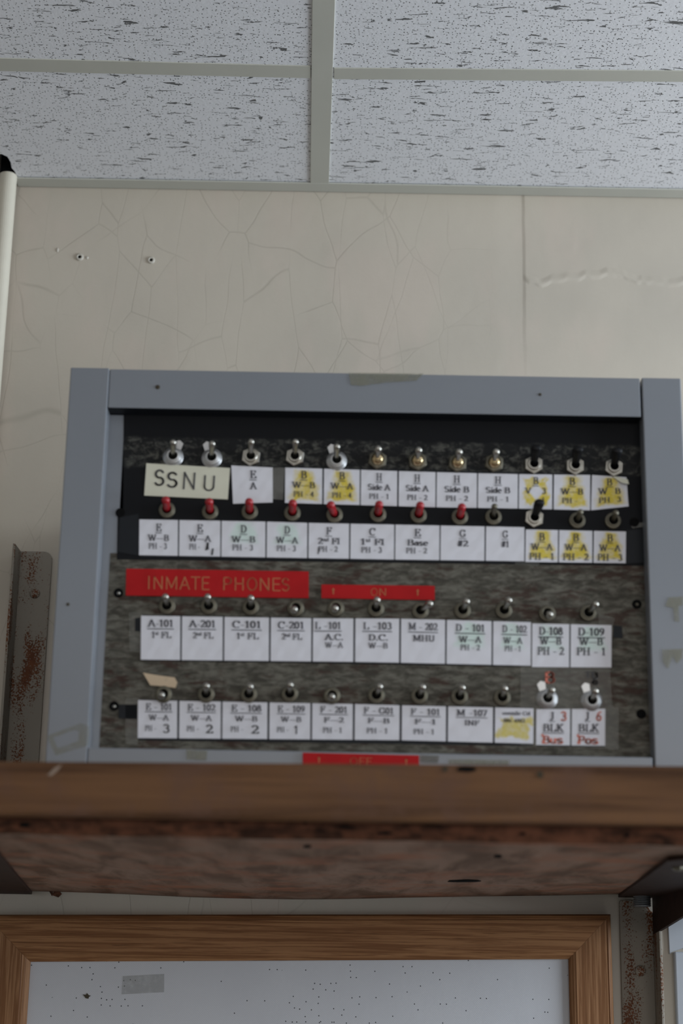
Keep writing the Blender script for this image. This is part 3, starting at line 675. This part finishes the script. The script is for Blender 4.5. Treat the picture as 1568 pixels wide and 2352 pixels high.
# first row
paper_label([(336, 1064), (528, 1075), (523, 1147), (331, 1138)], [], 'cream', 'cream label hand-lettered SSNU', extra=lambda bm, fn: (
    write(bm, 'S', fn, .10, .24, .34, .46, 2, .12, .12, False), write(bm, 'S', fn, .25, .40, .30, .45, 2, .12, .12, False),
    write(bm, 'N', fn, .43, .62, .27, .50, 2, .10, .10, False), write(bm, 'U', fn, .67, .86, .25, .46, 2, .10, .10, False)))
paper_label([(531, 1069), (626, 1074), (626, 1154), (535, 1157)], [('E', .52, .22, .2, .16, True), ('A', .52, .53, .18, .16)], 'paper', 'curling white label reading E A')
cells = [(655, 740), (744, 826), (829, 912), (916, 1000), (1003, 1095), (1098, 1189), (1192, 1268), (1272, 1355)]
tops = [(655, 1074), (826, 1079), (912, 1082), (1095, 1087), (1189, 1089), (1355, 1091)]; bots = [(655, 1155), (826, 1160), (1000, 1165), (1189, 1168), (1355, 1172)]
backing(cells, tops, bots, 'black backing of the upper label strip', padb=1)
T1 = [(['B', 'W_B', 'PH ~ 4'], 'paper_y'), (['B', 'W_A', 'PH ~ 4'], 'paper_y'), (['H', 'Side A', 'PH ~ 1'], 'paper'), (['H', 'Side A', 'PH ~ 2'], 'paper'),
      (['H', 'Side B', 'PH ~ 2'], 'paper'), (['H', 'Side B', 'PH ~ 1'], 'paper'), (['B', 'V     3', '         1'], 'paper_w'), (['B', 'W_B', 'PH ~  '], 'paper_y')]
for px, (tx, mt) in zip(strip(cells, tops, bots), T1):
    paper_label(px, [(tx[0], .5, .19, .2, .17, True), (tx[1], .5, .48, .16, .62), (tx[2], .5, .74, .14, .56)], mt, 'label reading '+' '.join(q.replace('_', '-').replace('~', '-').strip() for q in tx)+(', marked yellow' if mt != 'paper' else ''))
paper_label([(1359, 1091), (1438, 1096), (1443, 1163), (1357, 1172)], [('B', .5, .19, .2, .17, True), ('W   B', .5, .47, .17, .62), ('PH   3', .5, .74, .15, .62)], 'paper_y', 'yellow marked label with a curling right edge')
bm = bmesh.new(); P = [AY(1400, 1091, PY-.001), AY(1441, 1101, PY-.004), AY(1444, 1112, PY-.006), AY(1428, 1109, PY-.005)]; prism(bm, P, (0, .0002, 0)); obj('curled_corner', bm, M['cream'], cab, 'torn curling paper corner')
# second row
cells = [(320, 408.5), (412, 506), (509, 609.5), (613, 705.5), (709, 801.5), (805, 905), (908, 1009), (1012, 1112.5), (1116, 1204)]
tops = [(320, 1193), (609, 1198), (705, 1201), (905, 1205), (1204, 1211)]; bots = [(320, 1275), (609, 1280), (905, 1285), (1204, 1289)]
backing(cells, tops, bots, 'black backing of the second label strip', padb=5)
T2 = [(['E', 'W_B', 'PH ~ 3'], 'paper'), (['E', 'W_A', 'PH ~'], 'paper'), (['D', 'W_B', 'PH ~ 3'], 'paper_g'), (['D', 'W_A', 'PH ~ 3'], 'paper_g'), (['F', '2^nd Fl', 'PH ~ 2'], 'paper'),
      (['C', '1^st Fl', 'PH ~ 3'], 'paper'), (['E', 'Base', 'PH ~ 2'], 'paper'), (['G', '#2', ''], 'paper'), (['G', '#1', ''], 'paper')]
for i, (px, (tx, mt)) in enumerate(zip(strip(cells, tops, bots), T2)):
    wmid = {'#2': .26, '#1': .22, 'Base': .48}.get(tx[1], .54)
    ls = [(tx[0], .5, .22, .2, .15, True), (tx[1], .5, .51, .165, wmid)]
    if tx[2]: ls.append((tx[2], .48 if i != 1 else .38, .74, .15, .48 if i != 1 else .28))
    ex = hand([[(.66, .18), (.70, .36)], [(.70, .20), (.69, .36)], [(.80, .05), (.82, .20)]], .05) if i == 1 else (hand([[(.24, .12), (.25, .3)]], .03) if i == 4 else None)
    paper_label(px, ls, mt, 'label reading '+' '.join(q.replace('_', '-').replace('~', '-').replace('^', '') for q in tx).strip()+(', tinted green' if mt == 'paper_g' else ''), extra=ex)
cells = [(1207, 1281), (1284, 1360), (1363.5, 1437)]; tops = [(1207, 1216), (1437, 1221)]; bots = [(1207, 1290.5), (1437, 1293.5)]
backing(cells, tops, bots, 'black backing of the yellow label strip', padb=2)
for px, n_ in zip(strip(cells, tops, bots), '123'):
    paper_label(px, [('B', .5, .22, .22, .19, True), ('W_A', .5, .53, .19, .66), ('PH ~ '+n_, .5, .83, .2, .78)], 'paper_y', 'yellow marked label reading B W-A PH-'+n_)
# third row
cells = [(324, 414), (418, 511.4), (515.5, 617.6), (622, 714.7), (718.8, 811.4), (816, 916.6), (921, 1022), (1026, 1128.7), (1132.5, 1219)]
tops = [(324, 1414), (714, 1420), (916, 1421), (1220, 1429)]; bots = [(321, 1515), (811, 1520), (916, 1522), (1220, 1529)]
backing(cells, tops, bots, 'black backing of the third label strip', padb=2)
T3 = [('A-101', '1^st FL', '', 'paper'), ('A-201', '2^nd FL', '', 'paper'), ('C-101', '1^st FL', '', 'paper'), ('C-201', '2^nd FL', '', 'paper'), ('L ~101', 'A.C.', 'W_A', 'paper'), ('L ~103', 'D.C.', 'W_B', 'paper'),
      ('M ~ 202', 'MHU', '', 'paper'), ('D ~ 101', 'W_A', 'PH ~ 2', 'paper_g'), ('D ~ 102', 'W_A', 'PH ~ 1', 'paper_g')]
def clean(*q): return ' '.join(s.replace('_', '-').replace(' ~ ', '-').replace(' ~', '-').replace('^', '') for s in q if s)
for i, (px, (a_, b_, c_, mt)) in enumerate(zip(strip(cells, tops, bots), T3)):
    cx = .39 if i == 4 else (.5 if i < 7 else (.52 if i == 7 else .56)); w1_ = .66 if i != 4 else .66
    ls = [(a_, cx if i != 4 else .37, .17, .155, w1_, True), (b_, .52, .435, .135, .5 if b_ not in ('A.C.', 'D.C.') else .46)]
    if c_: ls.append((c_, .52, .62, .12, .44))
    paper_label(px, ls, mt, 'label reading '+clean(a_, b_, c_)+(', tinted green' if mt == 'paper_g' else ''))
cells = [(1222, 1307), (1310.5, 1404)]; tops = [(1222, 1432), (1405, 1436)]; bots = [(1222, 1532), (1405, 1533)]
for px, n_, q_ in zip(strip(cells, tops, bots), ('D-108', 'D-109'), ('2', '1')):
    paper_label(px, [(n_, .5, .17, .17, .66, True), ('W_B', .5, .40, .15, .58), ('PH ~ '+q_, .5, .63, .17, .72)], 'paper_g', 'larger label reading '+n_+' W-B PH-'+q_, y_off=.001)
backing(cells, tops, bots, 'dark line behind the end labels', pad=-2, padb=0)
# fourth row
cells = [(317, 407), (412, 507), (511, 614), (619, 712.6), (717, 810), (815, 917.4), (923, 1024), (1029, 1131.7), (1136.7, 1225)]
tops = [(317, 1608), (812, 1617), (917, 1620), (1225, 1627)]; bots = [(314, 1695), (810, 1699), (917, 1700), (1225, 1708)]
backing(cells, tops, bots, 'black backing of the fourth label strip', padb=5)
T4 = [('E ~ 101', 'W_A', 'PH ~'), ('E ~ 102', 'W_A', 'PH ~'), ('E ~ 108', 'W_B', 'PH ~'), ('E ~ 109', 'W_B', 'PH ~'), ('F ~ 201', 'F_2', 'PH ~ 1'), ('F ~ G01', 'F_B', 'PH ~ 1'), ('F ~ 101', 'F_1', 'PH ~ 1'), ('M ~107', 'INF', '')]
hm = ['3', '2', '2', '1']
for i, (px, (a_, b_, c_)) in enumerate(zip(strip(cells, tops, bots), T4)):
    ls = [(a_, .53, .17, .17, .68, True), (b_, .53, .455, .14, .50 if b_ != 'INF' else .34)]
    if c_: ls.append((c_, .33 if i < 4 else .5, .74, .14, .30 if i < 4 else .48))
    ex = (lambda bm, fn, i=i: write(bm, hm[i], fn, .64 if i < 3 else .6, .82 if i < 3 else .72, .15, .21, 2, .14, .12, False)) if i < 4 else None
    paper_label(px, ls, 'paper', 'label reading '+clean(a_, b_, c_)+(' with inked '+hm[i] if i < 4 else ''), extra=ex)
paper_label(strip(cells, tops, bots)[8], [('uvenile Cd', .55, .15, .1, .72, False), ('886~6903', .5, .36, .1, .55, False)], 'paper_s', 'label with fine print and a yellow scribble')
cells = [(1231.5, 1309), (1313, 1389.5)]; tops = [(1231, 1629), (1390, 1628)]; bots = [(1231, 1711), (1390, 1713)]
backing(cells, tops, bots, 'dark line behind the two BLK labels', pad=-2, padb=3)
for i, px in enumerate(strip(cells, tops, bots)):
    def ex(bm, fn, i=i):
        write(bm, '3' if i == 0 else '6', fn, .72, .90, .68, .24, 3, .15, .13, False)
        for k, ch in enumerate('Bus' if i == 0 else 'Pos'): write(bm, ch, fn, .2+k*.2, .4+k*.2, .05, .2, 3, .17, .15, False)
        stroke(bm, [(.18, .28), (.24, .20), (.20, .06)], fn, .06, .05, 3)
    paper_label(px, [('J', .47, .19, .2, .14, True), ('BLK', .5, .52, .2, .62, True)], 'paper', 'label reading J BLK with red ink, '+('left of the pair' if i == 0 else 'right of the pair'), extra=ex)
# handwriting on the clear tape above them
bm = bmesh.new()
fn = lambda s, t: AY(1250+s*24, 1568-t*24, PY-.0009)
write(bm, 'B', fn, 0, 1, 0, 1, 0, .16, .12, False); obj('pen_mark', bm, M['redink'], panelB, 'red handwritten letter')
bm = bmesh.new()
fn = lambda s, t: AY(1342+s*24, 1568-t*24, PY-.0009)
write(bm, 'TB', fn, 0, 1.3, .5, .5, 0, .2, .16, False); write(bm, '6', fn, .7, 1.3, -.15, .6, 0, .2, .16, False); obj('pen_mark', bm, M['marker'], panelB, 'dark handwritten mark')

# red engraved plates
def plate(px, y, texts, label, parent=cab):
    bm = bmesh.new(); Q = quadpts(px, y-.0018); prism(bm, Q, (0, .0016, 0))
    TL, TR, BR, BL = Q
    def f(s, t): p = BL.lerp(BR, s).lerp(TL.lerp(TR, s), t); return Vector((p.x, p.y-.0002, p.z))
    for k, a in texts:
        if k == 'up': stroke(bm, [(a, .3), (a, .72)], f, .010, .010, 1); stroke(bm, [(a-.010, .58), (a, .74), (a+.010, .58)], f, .006, .006, 1)
        else: write(bm, k, f, a[0], a[1], a[2], a[3], 1, .075, .075, False)
    obj('engraved_plate', bm, [M['red'], M['gold']], parent, label)
plate([(290, 1306), (708.6, 1312.5), (708.6, 1373.7), (288.6, 1367.6)], PY, [('INMATE', (.108, .46, .26, .46)), ('PHONES', (.525, .90, .26, .46))], 'large red engraved plate reading INMATE PHONES')
plate([(738, 1342.5), (998, 1345.6), (998, 1378), (738, 1373.7)], PY, [('up', .105), ('ON', (.43, .58, .24, .52)), ('up', .85)], 'small red engraved plate reading ON')
plate([(695, 1728.5), (962, 1735), (962, 1767), (695, 1761)], YF, [('up', .14), ('OFF', (.40, .60, .22, .5)), ('up', .89)], 'red engraved plate reading OFF, half hidden by the shelf nosing')
sticker([(328, 1545), (362, 1551), (401, 1556), (407, 1567), (403, 1580), (372, 1576), (345, 1574)], 'scrap', 'torn scrap of brown stained tape', name='paper_scrap', y=PY-.0006)

# ---- toggle switches: each is nut and bushing, with its lever as a sub-part
def mesh_of(bm, mats, smooth=True):
    me = bpy.data.meshes.new('toggle'); bmesh.ops.recalc_face_normals(bm, faces=bm.faces); bm.to_mesh(me); bm.free()
    for m in mats: me.materials.append(m)
    return me
def bush(bm, r, h0, h1, ri, mi=0, mh=1):
    lathe(bm, [(r, h0), (r, h1-.0005), (r-.0005, h1), (ri, h1), (ri*.96, h1-.003)], 28, mi, cap=False)
    lathe(bm, [(ri*.97, h1-.0031), (.0004, h1-.0031)], 20, mh, cap=False)
def base_round():
    bm = bmesh.new(); lathe(bm, [(.0074, 0), (.0074, .0022), (.0068, .0030), (.0055, .0030)], 28, 0, cap=False); bush(bm, .0056, .0, .0052, .0041)
    return mesh_of(bm, [M['dullnickel'], M['darkhole']])
def base_hex():
    bm = bmesh.new(); lathe(bm, [(.0090, 0), (.0090, .0028), (.0084, .0034), (.0056, .0034)], 6, 0, cap=False); bush(bm, .0058, .0, .0062, .0040)
    return mesh_of(bm, [M['nickel'], M['darkhole']])
def base_washer():
    bm = bmesh.new(); lathe(bm, [(.0092, 0), (.0092, .0008), (.0056, .0010)], 32, 2, cap=False)
    lathe(bm, [(.0073, .001), (.0073, .0034), (.0056, .0036)], 28, 0, cap=False); bush(bm, .0057, .0, .0060, .0041)
    return mesh_of(bm, [M['zinc'], M['darkhole'], M['zinc']])
def base_dome():
    bm = bmesh.new(); lathe(bm, [(.0090, 0), (.0090, .0028), (.0084, .0034), (.0050, .0034)], 6, 0, cap=False)
    lathe(bm, [(.0058, .002), (.0058, .005), (.0050, .0075), (.0036, .0090), (.0015, .0098), (.0002, .0100)], 28, 1, cap=False)
    return mesh_of(bm, [M['dullnickel'], M['brass']])
def bat(r0, r1, L, mats, seg=20):
    bm = bmesh.new(); pr = [(r0, 0), (r0*1.02, L*.3), (r1*.92, L*.72)]
    for i in range(8): a = i/7*math.pi/2; pr.append((max(.0002, r1*math.cos(a)), L-r1+r1*math.sin(a)))
    lathe(bm, pr, seg, 0); return mesh_of(bm, mats)
def flatbat(L):
    bm = bmesh.new(); pr = [(.0030, 0), (.0033, L*.3), (.0046, L*.75), (.0048, L*.92), (.0040, L)]
    lathe(bm, pr, 20, 0)
    for v in bm.verts: v.co.z *= .62
    return mesh_of(bm, [M['blackrub']])
BASE = dict(round=base_round(), hex=base_hex(), washer=base_washer(), dome=base_dome())
LEV = dict(bat=bat(.0021, .0032, .0205, [M['nickel']]), red=bat(.0032, .0037, .0185, [M['redrub']]), black=flatbat(.0225), short=bat(.0022, .0034, .0185, [M['nickel']]), dull=bat(.0020, .0028, .0165, [M['dullnickel']]))
ROOT = dict(round=.0015, hex=.0022, washer=.002, dome=.006)
first = set()
def use(me, key):
    if key not in first:
        first.add(key)
        for p in me.polygons: p.use_smooth = not key.startswith('hex')
    return me
def switch(u, v, base, lever, tilt, side, lab, tab=None):
    q = AY(u, v, PY-.0035); loc = Vector((q.x, PY, q.z))
    o = link('toggle_switch', use(BASE[base], base), cab, 'toggle switch '+lab, loc=loc, rot=(0, random.uniform(0, 1.0) if base in ('hex', 'dome') else 0, 0))
    o.rotation_euler.y = random.choice((0, .1, -.12, .5)) if base in ('hex', 'dome') else 0
    if base in ('round', 'washer'):
        for p in o.data.polygons: p.use_smooth = True
    lv = bpy.data.objects.new('lever', use(LEV[lever], lever)); C.objects.link(lv); lv.parent = o
    lv.matrix_parent_inverse = world_of(o).inverted()
    lv.location = loc+Vector((0, -ROOT[base], 0)); lv.rotation_euler = (math.radians(-tilt), 0, math.radians(side))
    lv['label'] = {'bat': 'silver ball-tipped lever', 'red': 'red sleeved lever', 'black': 'black flat lever', 'short': 'silver ball-tipped lever', 'dull': 'dull metal lever'}[lever]
    if tab:
        bm = bmesh.new(); s = tab
        prism(bm, [loc+Vector((x, -.0011, z)) for x, z in ((s*.001, .0085), (s*.0065, .0065), (s*.0085, .0125), (s*.0055, .0155), (s*.0015, .0145))], (0, .0007, 0))
        obj('locking_tab', bm, M['zinc'], o, 'bright washer tab')
for u, v, tb in ((397, 1047, 1), (486, 1050, -1)): switch(u, v, 'washer', 'bat', 27, 4, 'above the cream SSNU label', tb)
switch(576, 1048, 'hex', 'bat', 31, 2, 'above the label E A')
switch(677, 1048, 'hex', 'bat', 31, 2, 'top row, above the first yellow label')
switch(773, 1056, 'washer', 'bat', 26, 0, 'top row, above the second yellow label', -1)
for u, v, n_ in ((867, 1055, 'first'), (959, 1058, 'second'), (1051, 1062, 'third'), (1135, 1062, 'last')): switch(u, v, 'dome', 'short', 16, 0, 'with brass bushing, %s of the four over the Side A and Side B labels' % n_)
for u, v, n_ in ((1226, 1066, 'left'), (1321, 1069, 'middle'), (1410, 1072, 'right')): switch(u, v, 'hex', 'black', 27, 0, 'with black lever in the top row, %s of three' % n_)
for i, (u, v, s) in enumerate(((383, 1170, 0), (482, 1174, 0), (573, 1174, 0), (671, 1177, 2), (768, 1181, -14), (868, 1180, 2), (961, 1182, 3), (1056, 1186, 3))):
    switch(u, v, 'round', 'red', 19, s, 'with red sleeve, number %d from the left in the second row' % (i+1))
switch(1133, 1186, 'round', 'dull', 26, 0, 'plain, right of the red sleeved levers')
switch(1227, 1189, 'hex', 'black', 26, 8, 'with black lever in the second row')
switch(1326, 1194, 'round', 'dull', 16, 4, 'plain, above the second yellow label of the second row')
switch(1408, 1195, 'round', 'dull', 14, 2, 'plain, at the right end of the second row')
R3 = [(383, 1391, 14, 0), (479, 1391, 14, 0), (575, 1393, 13, 3), (679, 1396, -16, -3), (771, 1396, -13, -2), (863, 1397, 13, 2), (965, 1402, 10, 26), (1062, 1401, 14, 8), (1157, 1401, 18, 10), (1257, 1408, -15, 0), (1351, 1407, 14, 14)]
for i, (u, v, t_, s) in enumerate(R3): switch(u, v, 'round', 'bat', t_, s, 'number %d from the left in the third row' % (i+1))
R4 = [(375, 1594, -12, 0), (473, 1594, 14, 4), (571, 1594, 12, 6), (665, 1593, 16, 2), (762, 1597, -13, 0), (864, 1596, 15, 8), (963, 1597, 15, 6), (1055, 1599, 16, 4), (1153, 1601, 16, 2)]
for i, (u, v, t_, s) in enumerate(R4): switch(u, v, 'round', 'bat', t_, s, 'number %d from the left in the bottom row' % (i+1))
switch(1257, 1604, 'washer', 'bat', 15, 6, 'left of the two over the BLK labels', -1)
switch(1359, 1608, 'washer', 'bat', 17, 2, 'right of the two over the BLK labels', -1)
